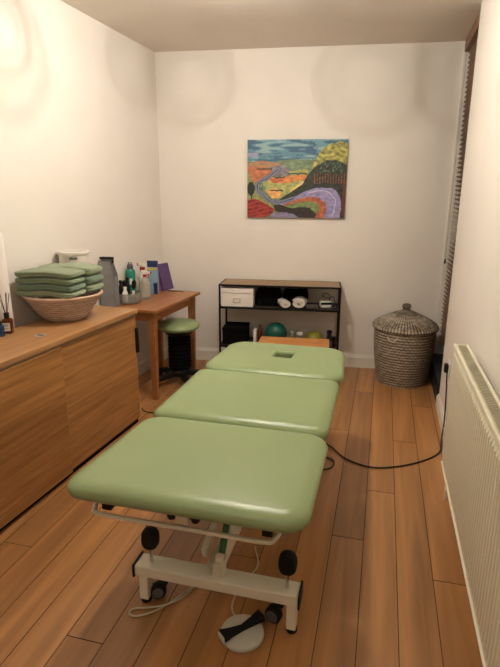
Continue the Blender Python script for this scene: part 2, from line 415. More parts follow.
def couch():
    CX = -.552; t = thing('treatment_couch', 'long green padded treatment couch in three sections on a cream metal base', 'treatment couch', (CX, 0, 0))
    z0, z1 = .586, .655
    cush = []
    for (y0, y1, hx, hole, tp, R) in ((1.288, 1.905, .415, None, .06, .08), (1.913, 2.553, .392, None, .0, .05), (2.561, 3.150, .396, (.020, .045, .056, .082), .12, .11)):
        cy = (y0+y1)/2; m = slab(hx, (y1-y0)/2, z0, z1, R, .034, taper=tp, hole=hole)
        nm = ('leg_cushion', 'back_cushion', 'head_cushion')[len(cush)]
        dx = (-.010, -.005, .0)[len(cush)]
        if not cush:
            for v in m.bm.verts: v.co.x += .035*v.co.y
        o = m.build(nm, M_VINYL, t, loc=(dx, cy, 0), ang=60); cush.append(o)
    cush[2]['label'] = 'head section with breathing hole'
    # upper frame
    m = MB()
    for s in (-1, 1):
        m.box(s*.27-.015, s*.27+.015, 1.45, 3.05, .551, .585)
    for y in (1.50, 1.90, 2.56, 3.02): m.box(-.27, .27, y-.014, y+.014, .553, .583)
    m.build('top_frame', M_CREAM, t, bevel=.003)
    # U-shaped cream rail under the foot end
    m = MB(); pts = [(-.375, 1.60, .560), (-.376, 1.50, .535), (-.378, 1.44, .518), (-.368, 1.395, .503), (-.33, 1.378, .498), (0, 1.378, .498), (.24, 1.378, .498), (.280, 1.395, .503), (.292, 1.44, .518), (.292, 1.50, .533), (.292, 1.60, .560)]
    m.tube(catmull(pts, 5), .0085, 12); m.build('foot_rail', M_CREAM, t)
    for x in (-.32, .255):
        m = MB(); m.box(x-.018, x+.018, 1.390, 1.435, .508, .587); m.build('rail_block', M_BLACK, t, bevel=.003)
    # bracket with two dark knobs
    m = MB(); m.box(-.075, -.030, 1.42, 1.46, .478, .512); b = m.build('latch_bracket', M_CREAM, t, bevel=.003)
    for x in (-.097, -.008):
        m = MB(); m.ball(.017, (x, 1.44, .495), 16); m.tube([(x, 1.44, .495), (-.05, 1.44, .495)], .005, 8); m.build('latch_knob', M_BLACK, b)
    # base
    for yb, xa, xb in ((1.56, -.300, .345), (2.78, -.27, .24)):
        m = MB(); m.box(xa, xb, yb-.04, yb+.04, .135, .180); bb = m.build('cross_beam', M_CREAM, t, bevel=.004)
        for e in (xa-.003, xb+.003):
            m = MB(); m.box(e-.004, e+.004, yb-.045, yb+.045, .129, .186); m.build('end_cap', M_BLACK, bb, bevel=.002)
        for x in (xa+.03, xb-.025):
            m = MB(); m.box(x-.018, x+.018, yb-.03, yb+.015, .02, .135); lg = m.build('leg', M_CREAM, t, bevel=.003)
            m = MB(); m.lathe([(.019, 0), (.022, .006), (.020, .02)], 18, T(x, yb-.008, 0)); m.build('rubber_foot', M_RUBBER, lg)
        for x in (xa+.056, xb-.047):
            # tread knob on a chrome stem
            m = MB(); m.cyl(.007, .178, .255, 12, T(x, yb, 0)); st = m.build('castor_stem', M_CHROME, t)
            m = MB(); out = []
            for k, yy in ((.55, -.027), (.85, -.022), (1, -.010), (1, .010), (.85, .022), (.55, .027)):
                rg = []
                for a in [2*PI*i/32 for i in range(32)]:
                    c, q = math.cos(a), math.sin(a); p = (abs(c)**2.6+abs(q)**2.6)**(-1/2.6)
                    rg.append((x+.034*c*k*p, yb+yy, .287+.045*q*k*p))
                out.append(rg)
            m.rings(out); m.build('tread_knob', M_RUBBER, st)
            xc = x+(.014 if x < 0 else -.052); yc = yb+.018
            m = MB(); m.cyl(.011, .075, .137, 12, T(xc+.015, yc+.020, 0)); c = m.build('castor', M_WHITE, t)
            m = MB()
            W = T(xc, yc, .033) @ RZ(PI/2+(.35 if x < 0 else -.25)) @ RY(PI/2)
            m.lathe([(.012, -.020), (.028, -.018), (.033, -.011), (.033, .011), (.028, .018), (.012, .020)], 26, W); m.build('castor_wheel', M_RUBBER, c)
            for a_, b_, d_ in ((.010, .022, .001), ):
                m = MB(); m.lathe([(.010, -.0215), (.021, -.0215), (.024, -.018), (.024, -.016)], 22, W); m.build('wheel_hub', M_GREY, c)
                m = MB(); m.lathe([(.010, .0215), (.021, .0215), (.024, .018), (.024, .016)], 22, W); m.build('wheel_hub', M_GREY, c)
            m = MB(); m.lathe([(.020, 0), (.026, .012), (.022, .026), (.008, .032)], 18, T(xc+.012, yc+.022, .050)); m.build('castor_hood', M_BLACK, c)
    m = MB(); m.box(-.03, .03, 1.602, 2.738, .137, .180); m.build('base_spine', M_CREAM, t, bevel=.003)
    # lifting arms
    m = MB()
    m.box(-.012, .012, 0, .93, -.022, .022, T(.03, 1.63, .20) @ RX(math.radians(20)))
    m.box(-.012, .012, 0, .93, -.022, .022, T(-.05, 1.63, .20) @ RX(math.radians(17)))
    m.box(-.015, .015, 0, .80, -.02, .02, T(.12, 1.95, .20) @ RX(math.radians(21)))
    m.box(-.015, .015, 0, .80, -.02, .02, T(-.14, 1.95, .20) @ RX(math.radians(21)))
    m.build('lifting_arm', M_CREAM, t, bevel=.003)
    m = MB(); m.cyl(.035, 0, .42, 20, T(-.01, 1.95, .24) @ RX(math.radians(-58))); m.build('actuator', M_BLACK, t)
    m = MB(); m.box(-.022, .022, -.018, .028, 0, .055, T(.035, 1.56, .180)); m.box(-.016, .016, -.005, .025, .05, .08, T(.035, 1.56, .180)); br = m.build('lever_bracket', M_CREAM, t, bevel=.006)
    m = MB(); m.box(-.013, .013, -.008, .008, 0, .36, T(.038, 1.57, .235) @ RX(math.radians(-40))); m.build('side_bar', M_GREENL, br, bevel=.003)
couch()

# foot switch + its cable
def footswitch():
    t = thing('foot_switch', 'round cream foot switch with a black rocker pedal on the floor below the couch', 'foot switch', (-.405, 1.485, 0))
    m = MB(); m.lathe([(.078, 0), (.082, .006), (.080, .016), (.070, .024), (.03, .027), (.001, .0275)], 44); m.build('base_plate', M_CREAMP, t)
    R = RZ(math.radians(48)); m = MB()
    prof = [(-.088, .026), (-.05, .018), (0, .013), (.05, .018), (.088, .026)]
    rings = []
    for k, (x, w) in enumerate(prof):
        hz = .010+.030*abs(x)/.088
        rings.append([(x, -w, .024+hz*.2), (x, w, .024+hz*.2), (x, w*.85, .034+hz*.55), (x, -w*.85, .034+hz*.55)])
    m.rings(rings, M=R); m.build('rocker_pedal', M_RUBBER, t, bevel=.004)
    m = MB(); m.box(-.094, -.080, -.02, .02, .026, .05, R); m.build('pedal_tip', M_CREAMP, t, bevel=.004)
    m = MB(); m.tube(catmull([(-.045, .06, .012), (-.075, .12, .006), (-.07, .22, .006), (-.03, .36, .006), (-.07, .48, .006)], 8), .0035, 8); m.build('cable', M_CABLEC, t)
footswitch()
m = MB(); m.tube(catmull([(-.60, 1.80, .005), (-.66, 1.67, .005), (-.715, 1.57, .005), (-.76, 1.505, .005), (-.815, 1.462, .005), (-.852, 1.462, .005), (-.850, 1.488, .005), (-.80, 1.508, .006), (-.735, 1.535, .010), (-.68, 1.60, .009), (-.64, 1.72, .006)], 8), .0035, 8)
tag(m.build('loose_cable', M_CABLEC), 'thin cream cable looped on the floor beside the left castor', 'cable')
# mains cable
def mains():
    t = thing('power_cable', 'black power cable sweeping over the floorboards from couch to wall plug', 'cable', (0, 0, 0))
    px = rightX(3.52)
    m = MB(); pts = [(-.42, 2.9, .006), (-.33, 3.10, .006), (-.234, 3.045, .006), (-.136, 2.917, .006), (.024, 2.847, .006), (.193, 2.905, .006), (.344, 3.02, .006), (.440, 3.15, .006), (px-.035, 3.30, .02), (px-.014, 3.42, .13), (px-.010, 3.50, .28), (px-.012, 3.54, .38), (px-.014, 3.545, .43)]
    m.tube(catmull(pts, 8), .0048, 8); m.build('cable', M_CABLE, t)
    m = MB(); m.box(px-.034, px-.010, 3.52, 3.57, .415, .475); m.build('plug', M_BLACK, t, bevel=.006)
    m = MB(); m.box(px-.009, px-.0005, 3.49, 3.61, .40, .49); tag(m.build('wall_socket', M_WHITE, bevel=.002), 'white wall socket holding the black plug beside the radiator', 'socket')
    m = MB(); m.tube(catmull([(-.36, 2.86, .005), (-.26, 2.90, .005), (-.205, 2.87, .006), (-.20, 2.80, .006), (-.24, 2.75, .006), (-.34, 2.72, .005)], 8), .0045, 8); m.build('cable_loop', M_CABLE, t)
mains()

# ------------------------------------------------------------ radiator
def radiator():
    t = thing('radiator', 'long cream panel radiator with vertical ribs on the right wall', 'radiator', (.38, 2.64, 0))
    Ln = 1.75; z0, z1 = .205, .858
    def panel(x, thick=.012):
        """ribbed sheet facing -x"""
        m = MB(); ys = []; y = 0; p = .0333
        prof = []
        n = int(Ln/p)
        for i in range(n):
            b = -i*p
            prof += [(x+.0, b), (x+.0, b-.006)] if False else [(x, b-.002), (x-.007, b-.009), (x-.007, b-.024), (x, b-.031)]
        R = []
        zs = [(z0, 0.0), (z0+.03, 0.0), (z0+.045, 1), (z1-.05, 1), (z1-.035, 0), (z1, 0)]
        rows = [[(x if k == 0 else (x+(px-x)*k), py, z) for px, py in prof] for z, k in zs]
        V = [[m.bm.verts.new(q) for q in r] for r in rows]
        for a, b in zip(V, V[1:]):
            for i in range(len(a)-1): m.bm.faces.new((a[i], a[i+1], b[i+1], b[i]))
        m.box(x+.001, x+thick, -Ln, 0, z0, z1)
        return m
    panel(.008).build('front_panel', M_RAD, t, smooth=True, ang=20)
    m = MB(); m.box(.058, .070, -Ln, 0, z0, z1); m.build('rear_panel', M_RAD, t, smooth=False, bevel=.002)
    # top edge rolls
    m = MB(); m.tube([(.006, 0, z1), (.006, -Ln, z1)], .007, 8); m.tube([(.064, 0, z1), (.064, -Ln, z1)], .007, 8); m.tube([(.006, 0, z0), (.006, -Ln, z0)], .006, 8)
    m.build('edge_roll', M_RAD, t)
    # slotted top grille
    m = MB(); m.box(.012, .058, -Ln, -.002, z1-.016, z1-.008)
    y = -.02
    while y > -Ln: m.box(.014, .056, y-.005, y, z1-.008, z1+.002); y -= .017
    m.build('top_grille', M_RADG, t, smooth=False)
    m = MB(); m.box(.006, .066, -.002, .006, z0+.005, z1+.003); m.build('end_panel', M_RAD, t, bevel=.002)
    for y in (-.18, -1.5):
        m = MB(); m.box(.068, rightX(2.64+y)-.3805, y-.02, y+.02, .35, .75); m.build('bracket', M_RAD, t, smooth=False)
    m = MB(); m.tube([(.04, -.03, z0+.01), (.04, -.03, .001)], .009, 10); pp = m.build('pipe', M_RAD, t)
    m = MB(); m.lathe([(.014, 0), (.018, .01), (.018, .035), (.013, .045)], 16, T(.04, -.03, .13)); m.build('valve', M_WHITE, pp)
radiator()

# ------------------------------------------------------------ oak cabinet on the left
A_CAB = -math.atan(.058)
def cabinet():
    # local frame: origin at front far lower corner, -x towards the wall, y along the front (negative = nearer)
    t = thing('oak_cabinet', 'long oak veneer cabinet with two sliding doors along the left wall', 'cabinet', (-1.596, 3.105, 0), A_CAB)
    D = .40; Ln = 2.5
    m = MB(); m.box(-D, .006, -Ln, .008, .800, .828); m.build('top_board', M_OAKT, t, smooth=False, bevel=.0025)
    m = MB(); m.box(-D, .000, -Ln, 0, .788, .800); m.build('edge_track', M_EDGE, t, smooth=False)
    m = MB(); m.box(-D, -.042, -Ln, 0, .034, .788); m.box(-.042, -.034, -.02, 0, .034, .788); m.build('body', M_OAK, t, smooth=False, bevel=.002)
    m = MB(); m.box(-.034, -.012, -.802, -.004, .034, .784); d = m.build('sliding_door', M_OAK2, t, smooth=False, bevel=.002)
    m = MB(); m.box(-.030, .002, -.022, .0045, .52, .695); m.build('recessed_handle', M_BLACK, d, bevel=.002)
    m = MB(); m.box(-.018, .004, -Ln+.02, -.808, .034, .784); m.build('sliding_door', M_OAK, t, smooth=False, bevel=.002)
    m = MB(); m.box(-D+.03, -.022, -Ln+.03, -.025, 0, .034); m.build('plinth', M_DARK, t, smooth=False)  # plinth blackened to paint in the shadow gap below the doors
    m = MB(); m.lathe([(.030, 0), (.032, .002), (.027, .0035), (.022, .002), (.001, .002)], 30, T(-.145, -.785, .828)); g = m.build('cable_grommet', M_STITCH, t)
    m = MB(); m.box(-.018, .018, -.006, .006, .0022, .0045, T(-.145, -.785, .828)); m.build('grommet_slot', M_LABEL, g)
cabinet()
CT = .828

# ------------------------------------------------------------ desk
def desk():
    t = thing('wooden_desk', 'reddish brown wooden desk in the corner behind the oak cabinet', 'desk', (-1.612, 3.442, 0), A_CAB)
    m = MB(); m.box(-.435, 0, 0, .84, .716, .742); m.build('desk_top', M_DESK, t, smooth=False, bevel=.004)
    m = MB()
    m.box(-.066, -.046, .04, .80, .64, .716); m.box(-.415, -.395, .04, .80, .64, .716); m.box(-.40, -.06, .05, .07, .64, .716); m.box(-.40, -.06, .77, .79, .64, .716)
    m.build('apron', M_DESK, t, smooth=False, bevel=.002)
    for x in (-.09, -.42):
        for y in (.03, .755):
            m = MB(); m.rings([[(x+a, y+b, 0) for a, b in ((.008, .008), (.047, .008), (.047, .047), (.008, .047))], [(x+a, y+b, .715) for a, b in ((0, 0), (.055, 0), (.055, .055), (0, .055))]])
            m.build('leg', M_DESK, t, smooth=False, bevel=.003)
desk()
DT = .742

# ------------------------------------------------------------ stool
def stool():
    t = thing('rolling_stool', 'round green padded stool on a black five-star castor base tucked under desk', 'stool', (-1.635, 3.93, 0), .35)
    m = MB(); m.lathe([(.12, .475), (.155, .480), (.173, .493), (.178, .508), (.172, .524), (.15, .540), (.10, .551), (.04, .555), (.001, .5555)], 44); m.build('seat', M_VINYL, t)
    m = MB(); m.lathe([(.11, .44), (.14, .474), (.12, .476), (.03, .47)], 28); m.build('seat_plate', M_BLACK, t)
    m = MB(); m.lathe([(.085, .13)]+[(.100 if i % 2 else .092, .14+.0155*i) for i in range(20)]+[(.08, .455)], 32); m.build('column_cover', M_FABB, t)
    m = MB(); m.lathe([(.07, .065), (.085, .11), (.07, .14)], 24); m.build('hub', M_BLACK, t)
    for k in range(5):
        a = 2*PI*k/5; M = RZ(a)
        m = MB(); m.rings([[(.03, -.032, .07), (.03, .032, .07), (.03, .026, .125), (.03, -.026, .125)], [(.262, -.022, .052), (.262, .022, .052), (.262, .018, .085), (.262, -.018, .085)]], M=M)
        l = m.build('base_arm', M_BLACK, t, bevel=.003)
        W = M @ T(.245, 0, .0275) @ RZ(.7*k)
        m = MB()
        for s in (-.014, .014): m.lathe([(.008, -.012), (.024, -.011), (.0275, -.006), (.0275, .006), (.024, .011), (.008, .012)], 20, W @ T(0, s, 0) @ RX(PI/2))
        m.box(-.02, .02, -.006, .006, 0, .034, W); m.build('castor', M_BLACK, l)
stool()

# ------------------------------------------------------------ metal console shelf
A_SH = A_BACK
SHX, SHY = -1.385, 4.262
def on_shelf(u, v, z=0):
    """point in the shelf's own frame: u along its length, v back from its front edge"""
    c, s = math.cos(A_SH), math.sin(A_SH)
    return (SHX+u*c-v*s, SHY+u*s+v*c, z)
def console():
    t = thing('console_shelf', 'narrow black metal console shelf with oak top against the back wall', 'shelf', (SHX, SHY, 0), A_SH)
    Wd, D = 1.075, .325; b = .016
    for x in (0, Wd-b):
        for y in (0, D-b):
            m = MB(); m.box(x, x+b, y, y+b, 0, .822); m.build('leg', M_BMET, t, smooth=False, bevel=.001)
    m = MB()
    for z in (.806, .604, .245):
        for y in (0, D-b): m.box(b, Wd-b, y, y+b, z, z+b)
        for x in (0, Wd-b): m.box(x, x+b, b, D-b, z, z+b)
    m.build('frame', M_BMET, t, smooth=False)
    m = MB(); m.box(b, Wd-b, b, D-b, .808, .8225); m.build('top_board', M_SHELFT, t, smooth=False)
    m = MB(); m.box(b, Wd-b, b, D-b, .606, .6165); m.build('middle_board', mat('dark_shelf', (50, 38, 30), .7), t, smooth=False)
    m = MB(); m.box(b, Wd-b, b, D-b, .247, .2575); m.build('lower_board', mat('dark_shelf_low', (50, 38, 30), .7), t, smooth=False)
console()
S1, S0 = .620, .261
def storage_box():
    t = thing('storage_box', 'white lidded storage box with label holder on the left of the console', 'box', on_shelf(.160, .150, S1), A_SH)
    m = MB(); m.box(-.142, .146, -.13, .13, 0, .122); m.build('body', M_CARD, t, bevel=.003)
    m = MB(); m.box(-.143, .150, -.135, .135, .124, .168); m.build('lid', M_CARD, t, bevel=.003)
    m = MB(); m.box(-.034, .034, -.134, -.130, .035, .075); h = m.build('label_holder', M_STITCH, t, bevel=.001)
    m = MB(); m.box(-.026, .026, -.1355, -.134, .042, .068); m.build('label_card', M_PAPER, h)
storage_box()
def soft_bag(name, label, cat, u, v, z, hx, hy, h, material, handles=False, r=.03):
    t = thing(name, label, cat, on_shelf(u, v, z), A_SH)
    m = MB(); K = 9; rings = []
    for i in range(K):
        f = i/(K-1); k = 1-.10*abs(f-.45)-.28*max(0, f-.75)
        rings.append([(x*k+.004*noise.noise(Vector((x*20, y*20, f*5))), y*k+.006*noise.noise(Vector((y*18, x*18, 3+f*5))), f*h+.006*noise.noise(Vector((x*12, y*12, 9)))*f) for x, y in rrect(hx, hy, min(hx, hy)*.55, 6)])
    m.rings(rings); m.build('body', material, t)
    if handles:
        m = MB(); m.tube(catmull([(-hx*.4, -.02, h*.9), (-hx*.3, -.025, h*1.12), (hx*.3, -.025, h*1.12), (hx*.4, -.02, h*.9)], 5), .006, 8); m.build('handle', material, t)
    return t
soft_bag('black_bag', 'soft black bag beside the white box on the console', 'bag', .432, .185, S1, .115, .085, .150, M_FABB, True)
soft_bag('folded_black_cloth', 'folded black cloth bundle behind the white rolled towels on the console', 'cloth', .672, .25, S1, .115, .045, .145, M_FABB)
def rolled_towel(label, u, v, L, R, rz, name='rolled_towel'):
    x, y, z = on_shelf(u, v, S1)
    m = MB()
    Mt = RX(PI/2)
    # spiral roll, thick band swept as a flattened tube
    turns = 2.4; N = 60; th = R/(turns+.6)*.5
    pts = []
    for i in range(N):
        a = turns*2*PI*i/(N-1); r = R*(.28+.72*i/(N-1))-th*.5
        pts.append((r*math.cos(a), r*math.sin(a)))
    inner = []; outer = []
    for i, (px, py) in enumerate(pts):
        l = math.hypot(px, py); inner.append((px*(l-th)/l, py*(l-th)/l)); outer.append((px*(l+th)/l, py*(l+th)/l))
    rings = []
    for i in range(N):
        (ix, iy), (ox, oy) = inner[i], outer[i]
        rings.append([(ix, -L/2, iy), (ox, -L/2, oy), (ox, L/2, oy), (ix, L/2, iy)])
    m.rings(rings)
    o = m.build(name, M_TOWELW, loc=(x, y, z+R+.003), rz=A_SH+rz, ang=50)
    o.scale = (1.25, 1, .85); o.location.z = z+R*.88+.001
    return tag(o, label, 'towel', )
rolled_towel('smaller white rolled towel on the console, left of the two', .575, .07, .12, .040, .35)
rolled_towel('larger white rolled towel on the console, right of the two', .715, .09, .13, .050, -.1)
def device():
    t = thing('white_device', 'small white appliance with coiled cord at the right end of console', 'appliance', on_shelf(.945, .14, S1), A_SH+.2)
    m = MB(); m.rings([[(x, y, z) for x, y in rrect(.055*k, .04*k, .02, 5)] for z, k in ((0, .85), (.012, 1), (.05, 1), (.062, .8))]); m.build('body', M_WHITE, t)
    m = MB(); m.box(-.05, .05, -.043, -.036, .028, .05); m.build('front_strip', M_BLACK, t, bevel=.003)
    m = MB(); m.tube(catmull([(.03, .0, .06), (.04, 0, .10), (.0, .01, .125), (-.03, .02, .10), (.02, .03, .075), (.07, .01, .09), (.08, .0, .05), (.085, -.01, .008), (.06, -.06, .006), (.0, -.07, .006)], 6), .004, 8); m.build('cord', M_GREY, t)
device()
m = MB(); m.rings([[(x*k, y*k, z+.004*noise.noise(Vector((x*30, y*30, 1)))) for x, y in rrect(.06, .05, .02, 5)] for z, k in ((0.003, .95), (.012, 1), (.022, .96))])
tag(m.build('folded_cloth', mat('grey_cloth', (92, 84, 78), .9, bump=.4), loc=on_shelf(.825, .10, S1-.002), rz=A_SH), 'flat grey brown cloth folded between rolled towel and white appliance', 'cloth')
# lower shelf
def lidbox():
    t = thing('black_box', 'black lidded box at the left end of the lower console shelf', 'box', on_shelf(.128, .165, S0), A_SH)
    m = MB(); m.box(-.105, .110, -.12, .12, 0, .130); m.build('body', M_FABB, t, bevel=.004)
    m = MB(); m.box(-.108, .115, -.125, .125, .132, .155); m.build('lid', M_FABB, t, bevel=.004)
lidbox()
m = MB(); m.box(-.014, .014, -.06, .06, 0, .13); tag(m.build('white_booklet', M_PAPER, loc=on_shelf(.315, .15, S0), rz=A_SH, bevel=.002), 'thin white booklet standing next to the black lidded box', 'booklet')
def bottle(name, label, loc, r, h, body, capm, neck=.35, rz=0, caph=.02, label_m=None, cat='bottle', group=None):
    t = thing(name, label, cat, loc, rz, group)
    hb = h*(1-neck*.5)
    m = MB(); m.lathe([(r*.9, 0), (r, r*.12), (r, hb*.80), (r*.85, hb*.9), (r*neck+r*.1, hb), (r*neck, h-caph)], 24); m.build('body', body, t)
    m = MB(); m.lathe([(r*neck*1.25, h-caph-.002), (r*neck*1.25, h-.002), (r*neck, h)], 18); m.build('cap', capm, t)
    if label_m:
        m = MB(); m.lathe([(r*1.012, hb*.2), (r*1.012, hb*.7)], 24, cap0=False, cap1=False); m.build('label', label_m, t)
    return t
bottle('brown_bottle', 'slim brown glass bottle on the lower console shelf beside the booklet', on_shelf(.36, .13, S0), .020, .175, M_BROWN, M_BROWN)
m = MB(); m.ball(.098, (0, 0, .098), 40); tag(m.build('exercise_ball', M_TBALL, loc=on_shelf(.505, .15, S0)), 'dark teal exercise ball on the lower console shelf', 'ball')
bottle('glass_jar', 'short clear jar on lower console shelf right beside the teal ball', on_shelf(.655, .13, S0), .026, .125, M_CLEAR, M_STITCH, neck=.8)
bottle('glass_jar', 'short clear jar nearer the yellow bowl on lower console shelf', on_shelf(.725, .12, S0), .028, .12, M_CLEAR, M_WHITE, neck=.8)
m = MB(); m.lathe([(.098, 0), (.096, .03), (.082, .075), (.055, .11), (.02, .125), (.001, .127)], 36); tag(m.build('upturned_bowl', M_OLIVE, loc=on_shelf(.855, .15, S0)), 'olive yellow upturned bowl on the right of the lower console shelf', 'bowl')
bottle('black_bottle', 'tall black bottle at the right end of the lower console shelf', on_shelf(.99, .055, S0), .028, .165, M_BLACK, M_RUBBER, neck=.7, label_m=M_GREY)
bottle('black_tub', 'squat black tub beside the tall black bottle on lower shelf', on_shelf(1.03, .14, S0), .022, .085, M_BLACK, M_BLACK, neck=.9)

# wood bench between couch and console
def bench():
    t = thing('wooden_bench', 'small orange pine bench between couch head and console shelf', 'bench', (-.66, 4.085, 0), .10)
    m = MB(); m.box(-.30, .285, -.125, .12, .375, .40); m.build('seat', M_BENCH, t, smooth=False, bevel=.004)
    for x in (-.26, .245):
        for y in (-.09, .09):
            m = MB(); m.box(x-.018, x+.018, y-.018, y+.018, 0, .375); m.build('leg', M_BENCH, t, smooth=False, bevel=.002)
    m = MB(); m.box(-.25, .235, -.10, -.085, .325, .375); m.box(-.25, .235, .085, .10, .325, .375); m.build('apron', M_BENCH, t, smooth=False)
bench()

# ------------------------------------------------------------ wicker hamper
def hamper():
    t = thing('wicker_hamper', 'round grey wicker laundry hamper with domed lid in the back right corner', 'basket', (.235, 4.475, 0))
    m = MB(); prof = [(.195, 0)]; K = 84
    for i in range(K+1):
        f = i/K; r = .208+.048*math.sin(min(1, f*1.15)*PI/2); prof.append((r+.0022*math.cos(i*PI), .004+f*.50))
    prof += [(.245, .506), (.235, .49), (.19, .02)]
    m.lathe(prof, 96); m.build('body', M_WICK, t, ang=180)
    m = MB(); prof = [(.266, .485), (.276, .490), (.279, .500), (.275, .512)]
    for i in range(1, 30):
        f = i/30; prof.append((.275*(1-f)+.0012*math.cos(i*PI), .512+.142*(f**.72)))
    prof.append((.001, .665))
    m.lathe(prof, 96, T(0, 0, -.0)); l = m.build('lid', M_WICKL, t, loc=(0, 0, 0), ang=180)
    m = MB()
    m.tube([(.026*math.cos(a), .026*math.sin(a), .672) for a in [2*PI*k/20 for k in range(20)]], .014, 10, closed=True)
    m.lathe([(.030, .645), (.033, .66), (.033, .688), (.024, .694)], 24); m.build('lid_knob', M_WICKL, l)
    for a in (-1.98, 1.2):
        m = MB(); pts = []
        for k in range(9):
            f = k/8; aa = a+(f-.5)*.36; r = .262+.018*math.sin(f*PI)
            pts.append((r*math.cos(aa), r*math.sin(aa), .448-.028*math.sin(f*PI)))
        m.tube(pts, .006, 8); m.build('handle', mat('pale_cord', (196, 184, 164), .8), t)
hamper()

# ------------------------------------------------------------ picture
PIC = dict(x=-.782, w=.872, h=.662, z=1.722)
def painting():
    cy = backY(PIC['x'])-.0165
    t = thing('landscape_painting', 'unframed canvas painting of a winding lilac road through colourful hills on back wall', 'painting', (PIC['x'], cy, PIC['z']), A_BACK)
    w, h = PIC['w'], PIC['h']
    m = MB(); m.box(-w/2, w/2, -.012, .015, -h/2, h/2); m.build('canvas_edge', mat('canvas_edge', (70, 66, 62), .8), t, smooth=False)
    # layers in sketch units: x 70..446, y 40..338 downwards
    def poly(p): return [Vector(q) for q in p]
    def inside(x, y, P):
        c = False; n = len(P); j = n-1
        for i in range(n):
            xi, yi = P[i]; xj, yj = P[j]
            if (yi > y) != (yj > y) and x < (xj-xi)*(y-yi)/(yj-yi)+xi: c = not c
            j = i
        return c
    def dseg(x, y, P):
        b = 1e9
        for (x0, y0), (x1, y1) in zip(P, P[1:]):
            dx, dy = x1-x0, y1-y0; tt = max(0, min(1, ((x-x0)*dx+(y-y0)*dy)/(dx*dx+dy*dy+1e-9)))
            b = min(b, math.hypot(x-x0-dx*tt, y-y0-dy*tt))
        return b
    def ns(x, y, s, k=0): return noise.noise(Vector((x*s, y*s, k)))
    SH = [
        ([(60, 120), (150, 125), (250, 112), (340, 118), (450, 130), (450, 345), (60, 345)], (112, 132, 96), .25),
        ([(60, 130), (120, 118), (200, 128), (190, 150), (120, 150), (60, 160)], (172, 128, 92), .2),
        ([(190, 130), (260, 120), (330, 135), (300, 165), (230, 170), (195, 155)], (120, 140, 108), .25),
        ([(150, 145), (200, 135), (235, 150), (225, 175), (180, 178)], (128, 120, 128), .25),
        ([(68, 148), (110, 140), (160, 150), (178, 165), (165, 182), (125, 185), (100, 205), (80, 175)], (186, 112, 70), .2),
        ([(60, 160), (80, 175), (102, 205), (110, 245), (150, 275), (180, 300), (60, 290)], (142, 148, 92), .2),
        ([(225, 160), (300, 150), (305, 170), (240, 180)], (168, 168, 96), .2),
        ([(130, 200), (160, 185), (240, 190), (290, 195), (250, 225), (225, 250), (190, 265), (150, 240)], (170, 172, 104), .2),
        ([(150, 188), (180, 180), (300, 172), (298, 190), (240, 202), (200, 205), (165, 200)], (216, 138, 78), .18),
        ([(160, 190), (185, 182), (215, 192), (185, 206), (165, 202)], (194, 98, 64), .15),
        ([(140, 232), (175, 222), (205, 240), (190, 262), (165, 262)], (224, 166, 98), .15),
        ([(235, 228), (275, 205), (290, 190), (300, 200), (270, 235), (240, 245)], (222, 200, 130), .15),
        ([(315, 150), (330, 110), (352, 78), (385, 55), (420, 48), (450, 58), (450, 150), (400, 130), (350, 145)], (158, 152, 78), .45),
        ([(190, 272), (235, 240), (280, 210), (300, 175), (330, 140), (370, 118), (410, 118), (450, 140), (450, 345), (360, 345), (200, 300)], (44, 50, 40), .5),
        ([(185, 290), (175, 272), (240, 262), (300, 232), (350, 220), (395, 224), (425, 250), (432, 290), (428, 345), (340, 345), (200, 330)], (150, 142, 184), .2),
        ([(180, 300), (230, 278), (300, 255), (345, 258), (372, 280), (376, 310), (362, 345), (200, 345)], (176, 100, 66), .3),
        ([(215, 292), (270, 278), (318, 272), (345, 285), (350, 305), (335, 325), (250, 320)], (120, 138, 84), .3),
        ([(170, 290), (205, 288), (235, 300), (285, 295), (315, 300), (338, 322), (335, 345), (250, 345), (180, 312)], (48, 38, 34), .4),
        ([(60, 270), (100, 264), (140, 282), (178, 305), (165, 325), (130, 345), (60, 345)], (142, 40, 38), .35),
        ([(150, 345), (175, 322), (215, 316), (260, 328), (290, 345)], (138, 128, 160), .2),
    ]
    RD = catmull([(190, 150, 0), (150, 182, 0), (116, 200, 0), (108, 222, 0), (128, 250, 0), (160, 272, 0), (200, 278, 0), (250, 262, 0)], 5)
    RD = [(p.x, p.y) for p in RD]
    ARC = [(p.x, p.y) for p in catmull([(300, 244, 0), (350, 232, 0), (388, 242, 0), (408, 275, 0), (398, 338, 0)], 5)]
    def colour(x, y):
        xx, yy = x+4*ns(x, y, .05, 1), y+4*ns(x, y, .05, 2)
        # water / far hills
        n = ns(x*.4, y*2.0, .045, 5)+.15*ns(x, y*2, .11, 6)
        v = (y-40)/85
        c = [104-20*v, 152-24*v, 166-20*v]
        if n < -.12: c = [58, 98, 124]
        elif n > .2: c = [142, 172, 172]
        if 70 < x < 112 and 88 < y < 104: c = [150, 150, 176]
        if 240 < x < 330 and 66 < y < 82 and n > -.1: c = [124, 134, 170]
        for P, col, var in SH:
            if inside(xx, yy, P):
                k = 1+var*(ns(x, y*1.6, .06, 11)*1.1+.35*ns(x, y, .2, 12)); c = [q*k for q in col]
        if dseg(xx, yy, RD) < 6.5: c = [134, 138, 164]
        if dseg(xx, yy, RD) < 2 or 6.5 <= dseg(xx, yy, RD) < 8: c = [62, 66, 84]
        if dseg(xx, yy, ARC) < 2 and y > 225: c = [196, 190, 208]
        # orange trunks in the dark wood
        if 322 < x < 440 and 168 < y < 205 and (math.sin(x*.62)+.6*ns(x, y, .1, 8)) > .72: c = [150, 84, 48]
        if 340 < x < 430 and 122 < y < 165 and ns(x, y, .13, 21) > .18: c = [86, 112, 84]
        if x > 434 and 190 < y < 330 and math.sin(y*.12+x) > -.3: c = [120, 54, 36]
